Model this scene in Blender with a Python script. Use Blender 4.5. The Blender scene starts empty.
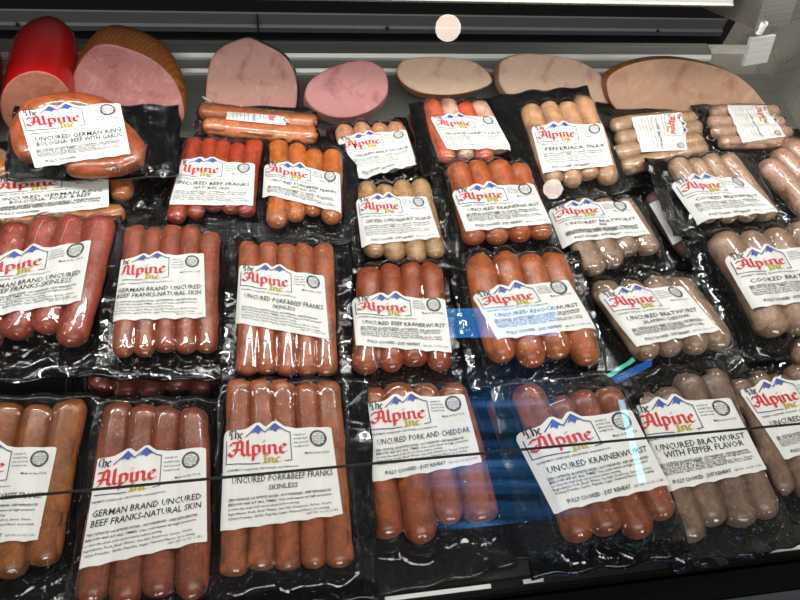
import bpy, math, random
import numpy as np
from mathutils import Matrix, Vector

C = bpy.context.scene.collection
rnd = random.Random(7)

# ------------------------------------------------------------------ camera
F, CX, CY, H = 700.0, 400.0, 300.0, 0.70
_X = np.array([4192, -230, 700.0]); _X /= np.linalg.norm(_X)
_Y = np.array([-180, -1150, 700.0]); _Y -= _X * (_X @ _Y); _Y /= np.linalg.norm(_Y)
_Z = np.cross(_X, _Y)
RW = np.array([_X, _Y, _Z])
EYE = np.array([0, 0, H])


def ray(px, py):
    return RW @ np.array([px - CX, py - CY, F]) / F


def at_z(px, py, z=0.0):
    d = ray(px, py); return EYE + d * ((z - H) / d[2])


def at_y(px, py, y):
    d = ray(px, py); return EYE + d * (y / d[1])


def at_plane(px, py, p, n):
    d = ray(px, py); return EYE + d * (np.dot(n, p - EYE) / np.dot(n, d))


cam = bpy.data.objects.new('camera', bpy.data.cameras.new('camera'))
C.objects.link(cam)
cam.data.lens = 36 * F / 800; cam.data.clip_start = 0.01
r_, u_, b_ = RW[:, 0], -RW[:, 1], -RW[:, 2]
cam.matrix_world = Matrix(((r_[0], u_[0], b_[0], 0), (r_[1], u_[1], b_[1], 0), (r_[2], u_[2], b_[2], H), (0, 0, 0, 1)))
bpy.context.scene.camera = cam
vs = bpy.context.scene.view_settings
vs.view_transform = 'Standard'; vs.look = 'None'; vs.gamma = 1.0; vs.exposure = -0.08


# ------------------------------------------------------------------ materials
def lin(c):
    return tuple((v / 255 / 12.92) if v / 255 <= .04045 else ((v / 255 + .055) / 1.055) ** 2.4 for v in c) + (1.0,)


def nm(name):
    m = bpy.data.materials.new(name); m.use_nodes = True
    nt = m.node_tree; return m, nt, nt.nodes['Principled BSDF'], nt.nodes, nt.links


def tex(nodes, links, kind, scale, coord='Object', stretch=None, **kw):
    tc = nodes.new('ShaderNodeTexCoord'); t = nodes.new(kind)
    t.inputs['Scale'].default_value = scale
    for k, v in kw.items(): t.inputs[k].default_value = v
    if stretch:
        mp = nodes.new('ShaderNodeMapping'); mp.inputs['Scale'].default_value = stretch
        links.new(tc.outputs[coord], mp.inputs[0]); links.new(mp.outputs[0], t.inputs['Vector'])
    else:
        links.new(tc.outputs[coord], t.inputs['Vector'])
    return t


def ramp(nodes, links, src, stops):
    r = nodes.new('ShaderNodeValToRGB'); links.new(src, r.inputs[0])
    el = r.color_ramp.elements
    while len(el) < len(stops): el.new(.5)
    for e, (p, c) in zip(el, stops): e.position = p; e.color = c
    return r


def bump(nodes, links, b, src, strength, dist=.002, prev=None):
    n = nodes.new('ShaderNodeBump'); n.inputs['Strength'].default_value = strength; n.inputs['Distance'].default_value = dist
    links.new(src, n.inputs['Height'])
    if prev: links.new(prev.outputs[0], n.inputs['Normal'])
    links.new(n.outputs[0], b.inputs['Normal']); return n


def plain(name, c, rough=.5, metal=0.0, coat=0.0, spec=.5):
    m, nt, b, N, L = nm(name); b.inputs['Specular IOR Level'].default_value = spec
    b.inputs['Base Color'].default_value = lin(c); b.inputs['Roughness'].default_value = rough
    b.inputs['Metallic'].default_value = metal; b.inputs['Coat Weight'].default_value = coat
    return m


def meat(name, c, var=.20, spots=None, rough=.38):
    """sausage casing: mottled colour, fine bumps, moist sheen"""
    m, nt, b, N, L = nm(name)
    c0 = tuple(v * (1 - var) for v in c); c1 = tuple(min(255, v * (1 + var * .8)) for v in c)
    t = tex(N, L, 'ShaderNodeTexNoise', 90, Detail=6.0, Roughness=.65)
    r = ramp(N, L, t.outputs['Fac'], [(.32, lin(c0)), (.52, lin(c)), (.72, lin(c1))])
    out = r.outputs[0]
    spots = spots or tuple(min(235, v * 1.22 + 12) for v in c)
    if spots:
        v = tex(N, L, 'ShaderNodeTexNoise', 420, Detail=2.0)
        k = ramp(N, L, v.outputs['Fac'], [(.60, (0, 0, 0, 1)), (.72, (.8, .8, .8, 1))])
        mx = N.new('ShaderNodeMix'); mx.data_type = 'RGBA'
        L.new(k.outputs[0], mx.inputs[0]); L.new(out, mx.inputs[6]); mx.inputs[7].default_value = lin(spots)
        out = mx.outputs[2]
    L.new(out, b.inputs['Base Color'])
    b.inputs['Roughness'].default_value = rough
    b.inputs['Subsurface Weight'].default_value = .12
    b.inputs['Subsurface Radius'].default_value = (.006, .002, .001)
    b.inputs['Coat Weight'].default_value = .35; b.inputs['Coat Roughness'].default_value = .22
    n2 = tex(N, L, 'ShaderNodeTexNoise', 300, Detail=4.0)
    bump(N, L, b, n2.outputs['Fac'], .35, .001)
    return m


def m_film():
    m, nt, b, N, L = nm('clear_shrink_film'); N.remove(b)
    out = N['Material Output']
    tr = N.new('ShaderNodeBsdfTransparent'); gl = N.new('ShaderNodeBsdfGlossy'); gl.inputs['Roughness'].default_value = .045
    gl.inputs['Color'].default_value = (1, 1, 1, 1)
    fr = N.new('ShaderNodeFresnel'); fr.inputs['IOR'].default_value = 1.42
    mx = N.new('ShaderNodeMixShader')
    ad = N.new('ShaderNodeMath'); ad.inputs[1].default_value = .034; L.new(fr.outputs[0], ad.inputs[0]); L.new(ad.outputs[0], mx.inputs[0]); L.new(tr.outputs[0], mx.inputs[1]); L.new(gl.outputs[0], mx.inputs[2]); L.new(mx.outputs[0], out.inputs[0])
    n1 = tex(N, L, 'ShaderNodeTexNoise', 105, stretch=(1.5, .6, 1), Detail=2.0, Roughness=.45, Distortion=1.4)
    rr = ramp(N, L, n1.outputs['Fac'], [(.45, (0, 0, 0, 1)), (.5, (1, 1, 1, 1)), (.55, (0, 0, 0, 1))])
    b1 = N.new('ShaderNodeBump'); b1.inputs['Strength'].default_value = 1.0; b1.inputs['Distance'].default_value = .0015
    L.new(rr.outputs[0], b1.inputs['Height'])
    L.new(b1.outputs[0], gl.inputs['Normal'])
    return m


def m_black():
    m, nt, b, N, L = nm('black_plastic_film')
    b.inputs['Base Color'].default_value = (.003, .003, .0033, 1); b.inputs['Roughness'].default_value = .10; b.inputs['Specular IOR Level'].default_value = .35
    n1 = tex(N, L, 'ShaderNodeTexNoise', 34, Detail=4.0, Distortion=1.2)
    p = bump(N, L, b, n1.outputs['Fac'], .3, .005)
    return m


def m_paper():
    m, nt, b, N, L = nm('white_label_paper')
    t = tex(N, L, 'ShaderNodeTexNoise', 30, Detail=3.0)
    r = ramp(N, L, t.outputs['Fac'], [(.3, lin((222, 222, 217))), (.7, lin((233, 233, 229)))])
    L.new(r.outputs[0], b.inputs['Base Color']); b.inputs['Roughness'].default_value = .42
    return m


def m_steel(name, c, rough=.35, streak=(1, 60, 60), metal=.85):
    m, nt, b, N, L = nm(name)
    t = tex(N, L, 'ShaderNodeTexNoise', 6, stretch=streak, Detail=4.0)
    c0 = tuple(v * .86 for v in c)
    r = ramp(N, L, t.outputs['Fac'], [(.3, lin(c0)), (.7, lin(c))])
    L.new(r.outputs[0], b.inputs['Base Color']); b.inputs['Metallic'].default_value = metal; b.inputs['Roughness'].default_value = rough
    bump(N, L, b, t.outputs['Fac'], .05, .001)
    return m


def m_ham(name, c, dark, pale, scale=14, vein=.5):
    c, dark, pale = [tuple(a * b for a, b in zip(q, f)) for q, f in ((c, (.97, .93, .9)), (dark, (.93, .87, .85)), (pale, (1.0, .99, .97)))]
    m, nt, b, N, L = nm(name)
    t = tex(N, L, 'ShaderNodeTexNoise', scale, Detail=7.0, Roughness=.6, Distortion=1.4)
    r = ramp(N, L, t.outputs['Fac'], [(.34, lin(dark)), (.48, lin(c)), (.58, lin(c)), (.72, lin(pale))])
    t2 = tex(N, L, 'ShaderNodeTexNoise', scale * 1.7, Detail=5.0, Distortion=2.2)
    k = ramp(N, L, t2.outputs['Fac'], [(.485, (0, 0, 0, 1)), (.5, (vein, vein, vein, 1)), (.515, (0, 0, 0, 1))])
    mx = N.new('ShaderNodeMix'); mx.data_type = 'RGBA'
    L.new(k.outputs[0], mx.inputs[0]); L.new(r.outputs[0], mx.inputs[6]); mx.inputs[7].default_value = lin(pale)
    L.new(mx.outputs[2], b.inputs['Base Color'])
    b.inputs['Roughness'].default_value = .45; b.inputs['Subsurface Weight'].default_value = .15
    b.inputs['Subsurface Radius'].default_value = (.008, .003, .002)
    n2 = tex(N, L, 'ShaderNodeTexNoise', 160, Detail=4.0)
    bump(N, L, b, n2.outputs['Fac'], .3, .001)
    return m


def m_rind(name, c, dark, net=False):
    m, nt, b, N, L = nm(name)
    t = tex(N, L, 'ShaderNodeTexNoise', 25, Detail=6.0, Roughness=.7)
    r = ramp(N, L, t.outputs['Fac'], [(.35, lin(dark)), (.6, lin(c))])
    out = r.outputs[0]; src = t.outputs['Fac']
    if net:
        w = N.new('ShaderNodeTexWave'); w.inputs['Scale'].default_value = 75; w.inputs['Distortion'].default_value = 2.5
        w.inputs['Detail'].default_value = 2; w.bands_direction = 'X'
        tc = N.new('ShaderNodeTexCoord'); mp = N.new('ShaderNodeMapping'); mp.inputs['Rotation'].default_value = (0, .25, .5)
        L.new(tc.outputs['Object'], mp.inputs[0]); L.new(mp.outputs[0], w.inputs['Vector'])
        k = ramp(N, L, w.outputs['Fac'], [(.35, (0, 0, 0, 1)), (.6, (1, 1, 1, 1))])
        mx = N.new('ShaderNodeMix'); mx.data_type = 'RGBA'; mx.inputs[6].default_value = lin(dark)
        L.new(k.outputs[0], mx.inputs[0]); L.new(out, mx.inputs[7]); out = mx.outputs[2]; src = w.outputs['Fac']
    L.new(out, b.inputs['Base Color']); b.inputs['Roughness'].default_value = .35
    b.inputs['Coat Weight'].default_value = .3
    bump(N, L, b, src, .4, .002)
    return m


def m_marble():
    m, nt, b, N, L = nm('cream_marble')
    t = tex(N, L, 'ShaderNodeTexNoise', 4, Detail=8.0, Roughness=.6, Distortion=1.5)
    r = ramp(N, L, t.outputs['Fac'], [(.3, lin((176, 170, 158))), (.6, lin((205, 200, 190)))])
    t2 = tex(N, L, 'ShaderNodeTexNoise', 7, Detail=7.0, Distortion=2.5)
    k = ramp(N, L, t2.outputs['Fac'], [(.49, (0, 0, 0, 1)), (.5, (.6, .6, .6, 1)), (.51, (0, 0, 0, 1))])
    mx = N.new('ShaderNodeMix'); mx.data_type = 'RGBA'; mx.inputs[7].default_value = lin((130, 105, 80))
    L.new(k.outputs[0], mx.inputs[0]); L.new(r.outputs[0], mx.inputs[6]); L.new(mx.outputs[2], b.inputs['Base Color'])
    b.inputs['Roughness'].default_value = .3
    return m


def emit(name, c, s):
    m, nt, b, N, L = nm(name)
    b.inputs['Base Color'].default_value = (0, 0, 0, 1)
    b.inputs['Emission Color'].default_value = lin(c); b.inputs['Emission Strength'].default_value = s
    return m


FILM, BLACK, PAPER = m_film(), m_black(), m_paper()
INK = plain('black_ink', (28, 28, 30), .5); RED = plain('red_ink', (205, 35, 48), .45)
BLUE = plain('blue_ink', (62, 84, 168), .45); OLIVE = plain('olive_ink', (176, 160, 30), .45); NAVY = plain('navy_ink', (62, 66, 110), .5)
GREY_INK = plain('grey_ink', (70, 70, 74), .5)


# ------------------------------------------------------------------ mesh helpers
def link_mesh(name, verts, faces, mat, parent=None, smooth=False, mats=None, fm=None):
    me = bpy.data.meshes.new(name); me.from_pydata([tuple(map(float, v)) for v in verts], [], [tuple(map(int, f)) for f in faces])
    for mm in (mats or [mat]): me.materials.append(mm)
    if fm is not None: me.polygons.foreach_set('material_index', fm)
    if smooth: me.polygons.foreach_set('use_smooth', [True] * len(me.polygons))
    me.update()
    o = bpy.data.objects.new(name, me); C.objects.link(o)
    if parent: o.parent = parent
    return o


def empty(name, loc=(0, 0, 0)):
    o = bpy.data.objects.new(name, None); o.empty_display_size = .02; C.objects.link(o); o.location = loc; return o


def tag(o, label, cat, group=None):
    o['label'] = label; o['category'] = cat
    if group: o['group'] = group
    return o


def struct(o, label=None):
    o['kind'] = 'structure'
    if label: o['label'] = label; o['category'] = 'case'
    return o


def box_vf(x0, x1, y0, y1, z0, z1, ch=0.0):
    v = [(x, y, z) for x in (x0, x1) for y in (y0, y1) for z in (z0, z1)]
    f = [(0, 1, 3, 2), (4, 6, 7, 5), (0, 4, 5, 1), (2, 3, 7, 6), (0, 2, 6, 4), (1, 5, 7, 3)]
    return v, f


def box(name, x0, x1, y0, y1, z0, z1, mat, parent=None, bev=.0):
    v, f = box_vf(x0, x1, y0, y1, z0, z1)
    o = link_mesh(name, v, f, mat, parent)
    if bev:
        md = o.modifiers.new('bevel', 'BEVEL'); md.width = bev; md.segments = 2
    return o


def profile_x(name, pts, x0, x1, mat, parent=None, smooth=False):
    """closed (y,z) outline extruded along x"""
    n = len(pts)
    v = [(x0, y, z) for y, z in pts] + [(x1, y, z) for y, z in pts]
    f = [(i, (i + 1) % n, n + (i + 1) % n, n + i) for i in range(n)] + [tuple(range(n))[::-1], tuple(range(n, 2 * n))]
    return link_mesh(name, v, f, mat, parent, smooth)


# ------------------------------------------------------------------ lettering
_glyph = {}


def text_mesh(s, size=1.0, shear=0.0, bold=0.0):
    """triangles of a line of built-in-font text, width and outlines in em units, left aligned at x=0"""
    key = (s, shear, bold)
    if key not in _glyph:
        cu = bpy.data.curves.new('t', 'FONT'); cu.body = s; cu.size = 1; cu.shear = shear; cu.resolution_u = 1; cu.offset = bold
        cu.fill_mode = 'FRONT'
        o = bpy.data.objects.new('t', cu); C.objects.link(o)
        dg = bpy.context.evaluated_depsgraph_get(); ev = o.evaluated_get(dg); me = ev.to_mesh()
        V = np.array([v.co[:2] for v in me.vertices]).reshape(-1, 2); T = [tuple(p.vertices) for p in me.polygons]
        ev.to_mesh_clear(); bpy.data.objects.remove(o); bpy.data.curves.remove(cu)
        _glyph[key] = (V, T)
    V, T = _glyph[key]
    return V * size, T


def hull(pts):
    pts = sorted(set(map(tuple, pts)))
    def half(ps):
        h = []
        for p in ps:
            while len(h) > 1 and (h[-1][0] - h[-2][0]) * (p[1] - h[-2][1]) - (h[-1][1] - h[-2][1]) * (p[0] - h[-2][0]) <= 1e-12: h.pop()
            h.append(p)
        return h[:-1]
    return half(pts) + half(pts[::-1])


def nib(strokes, w=.25, t=.05, ang=42):
    """broad-nib pen strokes, each a polyline, to polygons"""
    a = math.radians(ang); dx, dy = math.cos(a) * w / 2, math.sin(a) * w / 2; ex, ey = -math.sin(a) * t / 2, math.cos(a) * t / 2
    N4 = [(dx + ex, dy + ey), (dx - ex, dy - ey), (-dx + ex, -dy + ey), (-dx - ex, -dy - ey)]
    V, T = [], []
    for s in strokes:
        for p, q in zip(s[:-1], s[1:]):
            h = hull([(c[0] + d[0], c[1] + d[1]) for c in (p, q) for d in N4])
            b = len(V); V += h; T.append(tuple(range(b, b + len(h))))
    return np.array(V), T


BL = {
    'A': (1.15, [[(-.12, .12), (.1, -.02), (.3, .2), (.42, .8), (.5, 1.45)], [(.3, 1.3), (.6, 1.55), (.8, 1.3), (.8, .2), (1.0, 0)], [(.12, .6), (.78, .62)], [(-.1, 1.05), (.05, 1.35), (.35, 1.3)], [(-.2, .3), (-.12, .12)]]),
    'l': (.42, [[(0.05, 1.55), (.05, .15), (.22, .02)]]),
    'p': (.78, [[(.05, 1.0), (.05, -.5)], [(.02, .9), (.32, 1.0), (.52, .78), (.52, .25), (.3, .03), (.05, .12)]]),
    'i': (.40, [[(-.02, .9), (.08, .95), (.08, .15), (.24, .02)], [(.05, 1.32), (.12, 1.38)]]),
    'n': (.85, [[(-.02, .9), (.08, .95), (.08, .03)], [(.08, .82), (.36, 1.0), (.52, .85), (.52, .15), (.68, .02)]]),
    'e': (.62, [[(.5, .18), (.28, .02), (.05, .2), (.05, .78), (.3, 1.0), (.48, .8), (.08, .48)]]),
    'T': (.95, [[(-.05, 1.25), (.15, 1.5), (.5, 1.4), (.85, 1.5)], [(.45, 1.4), (.3, .9), (.4, .3), (.2, .0), (.55, .05), (.8, .3)], [(.05, 1.3), (.0, .6)]]),
    'h': (.72, [[(.05, 1.55), (.05, .05)], [(.05, .8), (.34, 1.0), (.5, .8), (.5, .2), (.36, -.1)]]),
    'I': (.6, [[(-.05, 1.3), (.2, 1.5), (.45, 1.35)], [(.22, 1.4), (.22, .15), (-.05, 0), (.4, .05)]]),
    'c': (.55, [[(.45, .85), (.28, 1.0), (.05, .8), (.05, .2), (.28, .02), (.45, .18)]]),
    '.': (.3, [[(.05, .05), (.12, .12)]]),
}


def blackletter(s, size, w=.25, stretch=1.0):
    V, T, x = [], [], 0
    for ch in s:
        adv, st = BL[ch]
        v, t = nib(st, w)
        b = sum(len(a) for a in V)
        V.append((v + [x, 0]) * [size * stretch, size]); T += [tuple(b + i for i in f) for f in t]; x += adv
    return np.vstack(V), T, x * size * stretch


def polyline(pts, w):
    V, T = [], []
    for p, q in zip(pts[:-1], pts[1:]):
        p, q = np.array(p, float), np.array(q, float); d = q - p; L = np.hypot(*d) + 1e-9; d /= L; n = np.array([-d[1], d[0]]) * w / 2; e = d * w * .4
        # subdivide long lines so that they can follow the surface
        k = max(1, int(L / .04))
        for i in range(k):
            a, b = p + (q - p) * i / k - (e if i == 0 else 0), p + (q - p) * (i + 1) / k + (e if i == k - 1 else 0)
            s = len(V); V += [a + n, a - n, b - n, b + n]; T.append((s, s + 1, s + 2, s + 3))
    return np.array(V), T


FINE = ['ZERO NITRATES OR NITRITES ADDED - NOT PRESERVED - KEEP REFRIGERATED',
        'BELOW 40F AT ALL TIMES. Use cold water at high pressure',
        'to rinse the shell of all our products before serving.',
        'Ingredients: Pork, Beef, Water, Sea Salt, Dextrose, Spices, Onion,',
        'Celery Powder, Garlic, Paprika, Sugar, Natural Flavor, in a casing.',
        'Made with care in small batches - keep cold or freeze. Net weight on pack.']


def label_design(title, sub, foot, A, rs):
    """ink pieces in label units: x 0..1, y 0..A.  returns dict ink -> [(V,T)]"""
    D = dict(ink=[], red=[], blue=[], olive=[], navy=[])
    k = A / .78
    top = A
    # brand, mountains, frame
    v, t, w = blackletter('Alpine', .082 * min(1.05, k), .26, 1.12); D['red'].append((v * [.505 / w, 1] + [.075, top - .215 * k], t))
    v, t, w = blackletter('The', .05, .24, 1.1); D['ink'].append((v + [.055, top - .075 * k], t))
    v, t, w = blackletter('Inc.', .046, .33, 1.6); D['olive'].append((v + [.36, top - .285 * k], t))
    m = [(.20, top - .06 * k), (.31, top + .035), (.375, top - .03), (.47, top + .05), (.56, top - .02), (.61, top - .04)]
    D['navy'].append(polyline(m, .0095))
    for px_, py_ in ((.31, top + .035), (.47, top + .05)):
        pts = [(px_, py_), (px_ + .062, py_ - .062), (px_ + .032, py_ - .052), (px_ + .008, py_ - .080), (px_ - .022, py_ - .058), (px_ - .058, py_ - .070)]
        D['blue'].append((np.array(pts), [(0, 1, 2), (0, 2, 3), (0, 3, 4), (0, 4, 5)]))
    D['navy'].append(polyline([(.03, top - .09 * k), (.03, top - .275 * k), (.33, top - .285 * k)], .0075))
    D['navy'].append(polyline([(.55, top - .28 * k), (.61, top - .275 * k), (.61, top - .04)], .0075))
    # inspection seal
    cx, cy, R = .865, top - .10 * k, .075
    for rr in (R, R * .87):
        D['ink'].append(polyline([(cx + rr * math.cos(i * math.pi / 12), cy + rr * math.sin(i * math.pi / 12)) for i in range(25)], .007))
    for i, s in enumerate(['U.S.', 'INSPECTED', 'AND PASSED BY', 'AGRICULTURE', 'EST. 40']):
        V, T = text_mesh(s, .021 if i else .026, 0, .01); D['ink'].append((V + [cx - V[:, 0].max() / 2, cy + .034 - i * .022], T))
    for i, s in enumerate(['CARVED AT', 'ALPINE STEAK', 'AND SAUSAGE', 'HONEY ROAD']):
        V, T = text_mesh(s, .021, 0, .008); D['ink'].append((V + [.635, top - .065 * k - i * .034 * k], T))
    V, T = text_mesh('Made in the U.S.A.', .03, 0, .008); D['ink'].append((V + [.73, top - .235 * k], T))
    V, T = text_mesh('ALPINE MEATS - HONEY ROAD - DELI SAUSAGES - www.thealpineinc.com', .024, .2, .012)
    D['ink'].append((V * [.62 / V[:, 0].max(), 1] + [.04, top - .335 * k], T))
    y = top - .435 * k
    for i, s in enumerate([title] + ([sub] if sub else [])):
        V, T = text_mesh(s, .078 * (1 if i == 0 or len(s) > 16 else .8) * min(1, k + .05), .12, .008)
        w = V[:, 0].max(); mw = .88 if i == 0 or len(s) > 16 else .6
        if w > mw: V = V * [mw / w, 1]; w = mw
        elif len(title) > 14 and i == 0: V = V * [.86 / w, 1]; w = .86
        D['ink'].append((V + [.52 - w / 2, y], T)); y -= .07 * k
    y += .008 * k
    nl = 5
    gap = (y - (.10 if foot else .04)) / nl
    for i in range(nl):
        V, T = text_mesh(FINE[i], .029, .1 if i < 3 else 0, .014 if i < 2 else .008)
        w = V[:, 0].max(); f = (.88 if i != 2 else .62) * (.94 + .06 * rs.random())
        D['ink'].append((V * [f / w, 1] + [.06, y - gap * i], T))
    V, T = text_mesh('NET WT. 16 OZ. (1 LB.)', .026, 0, .0); D['ink'].append((V + [.70, .045], T))
    if foot:
        V, T = text_mesh(foot, .044, 0, .016); w = V[:, 0].max(); f = min(1, .55 / w); V = V * [f, 1]
        V = V + [.12, .045]
        D['ink'].append((V, T))
    return D


# ------------------------------------------------------------------ sausage packs
def catmull(P, k=8, closed=False):
    P = [np.array(p, float) for p in P]; n = len(P); out = []
    rng = range(n) if closed else range(n - 1)
    for i in rng:
        g = (lambda j: P[j % n]) if closed else (lambda j: P[max(0, min(n - 1, j))])
        a, b, c, d = g(i - 1), g(i), g(i + 1), g(i + 2)
        for s in range(k):
            t = s / k
            out.append(.5 * ((2 * b) + (c - a) * t + (2 * a - 5 * b + 4 * c - d) * t * t + (3 * b - a - 3 * c + d) * t ** 3))
    if not closed: out.append(P[-1])
    return np.array(out)


def sausage_mesh(line, R, Rz, sharp, parent, mat, label=None):
    """swept tube with rounded ends; line is the centre line from tip to tip (x,y), z centre = Rz"""
    P = catmull(line, 10) if len(line) > 2 else np.linspace(line[0], line[1], 24)
    seg = np.r_[0, np.cumsum(np.hypot(*np.diff(P, axis=0).T))]; L = seg[-1]
    # resample denser near the ends
    u = np.linspace(0, 1, 26); u = .5 - .5 * np.cos(u * math.pi); s = u * L
    Q = np.c_[np.interp(s, seg, P[:, 0]), np.interp(s, seg, P[:, 1])]
    V, Fc, M = [], [], 18
    ph = rnd.random() * 6
    for i, (q, si) in enumerate(zip(Q, s)):
        e = min(si, L - si) / R
        r = 1.0 if e >= sharp else max(.02, (1 - (1 - e / sharp) ** 2.3) ** .5)
        r *= 1 + .03 * math.sin(si / R * 1.3 + ph) + .02 * math.sin(si / R * 3.1 + 2 * ph)
        d = Q[min(i + 1, len(Q) - 1)] - Q[max(i - 1, 0)]; d /= np.hypot(*d) + 1e-9; n = np.array([d[1], -d[0]])
        for j in range(M):
            a = 2 * math.pi * j / M
            V.append((q[0] + n[0] * R * r * math.cos(a), q[1] + n[1] * R * r * math.cos(a), Rz + Rz * r * math.sin(a)))
    K = len(Q)
    for i in range(K - 1):
        for j in range(M):
            Fc.append((i * M + j, i * M + (j + 1) % M, (i + 1) * M + (j + 1) % M, (i + 1) * M + j))
    Fc.append(tuple(range(M))[::-1]); Fc.append(tuple(range((K - 1) * M, K * M)))
    o = link_mesh('sausage', V, Fc, mat, parent, True)
    if label: o['label'] = label
    return Q, R


def blur(g, n):
    for _ in range(n):
        p = np.pad(g, 1, mode='edge'); g = (p[:-2, 1:-1] + p[2:, 1:-1] + p[1:-1, :-2] + p[1:-1, 2:] + 4 * p[1:-1, 1:-1]) / 8
    return g


class Grid:
    def __init__(s, x0, x1, y0, y1, n=72):
        s.x = np.linspace(x0, x1, n); s.y = np.linspace(y0, y1, n); s.X, s.Y = np.meshgrid(s.x, s.y)

    def sample(s, Z, x, y):
        n = len(s.x)
        fx = np.clip((x - s.x[0]) / (s.x[-1] - s.x[0]) * (n - 1), 0, n - 1.001); fy = np.clip((y - s.y[0]) / (s.y[-1] - s.y[0]) * (n - 1), 0, n - 1.001)
        i, j = fx.astype(int), fy.astype(int); a, b = fx - i, fy - j
        return (Z[j, i] * (1 - a) + Z[j, i + 1] * a) * (1 - b) + (Z[j + 1, i] * (1 - a) + Z[j + 1, i + 1] * a) * b


def drape(g, lines, Rz_of):
    E = np.zeros_like(g.X)
    for Q, R, Rz in lines:
        # distance to the core of the tube
        best = np.full(g.X.shape, 9.0)
        seg = np.r_[0, np.cumsum(np.hypot(*np.diff(Q, axis=0).T))]
        core = Q[(seg > R * .42) & (seg < seg[-1] - R * .42)]
        for p, q in zip(core[:-1], core[1:]):
            d = q - p; L2 = d @ d + 1e-12
            t = np.clip(((g.X - p[0]) * d[0] + (g.Y - p[1]) * d[1]) / L2, 0, 1)
            best = np.minimum(best, np.hypot(g.X - p[0] - t * d[0], g.Y - p[1] - t * d[1]))
        top = np.where(best < R, Rz + Rz * np.sqrt(np.clip(1 - (best / R) ** 2, 0, 1)), Rz * np.exp(-(best - R) / (.35 * R)))
        E = np.maximum(E, top)
    return E


PACKS = []
used_meat = {}


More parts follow.
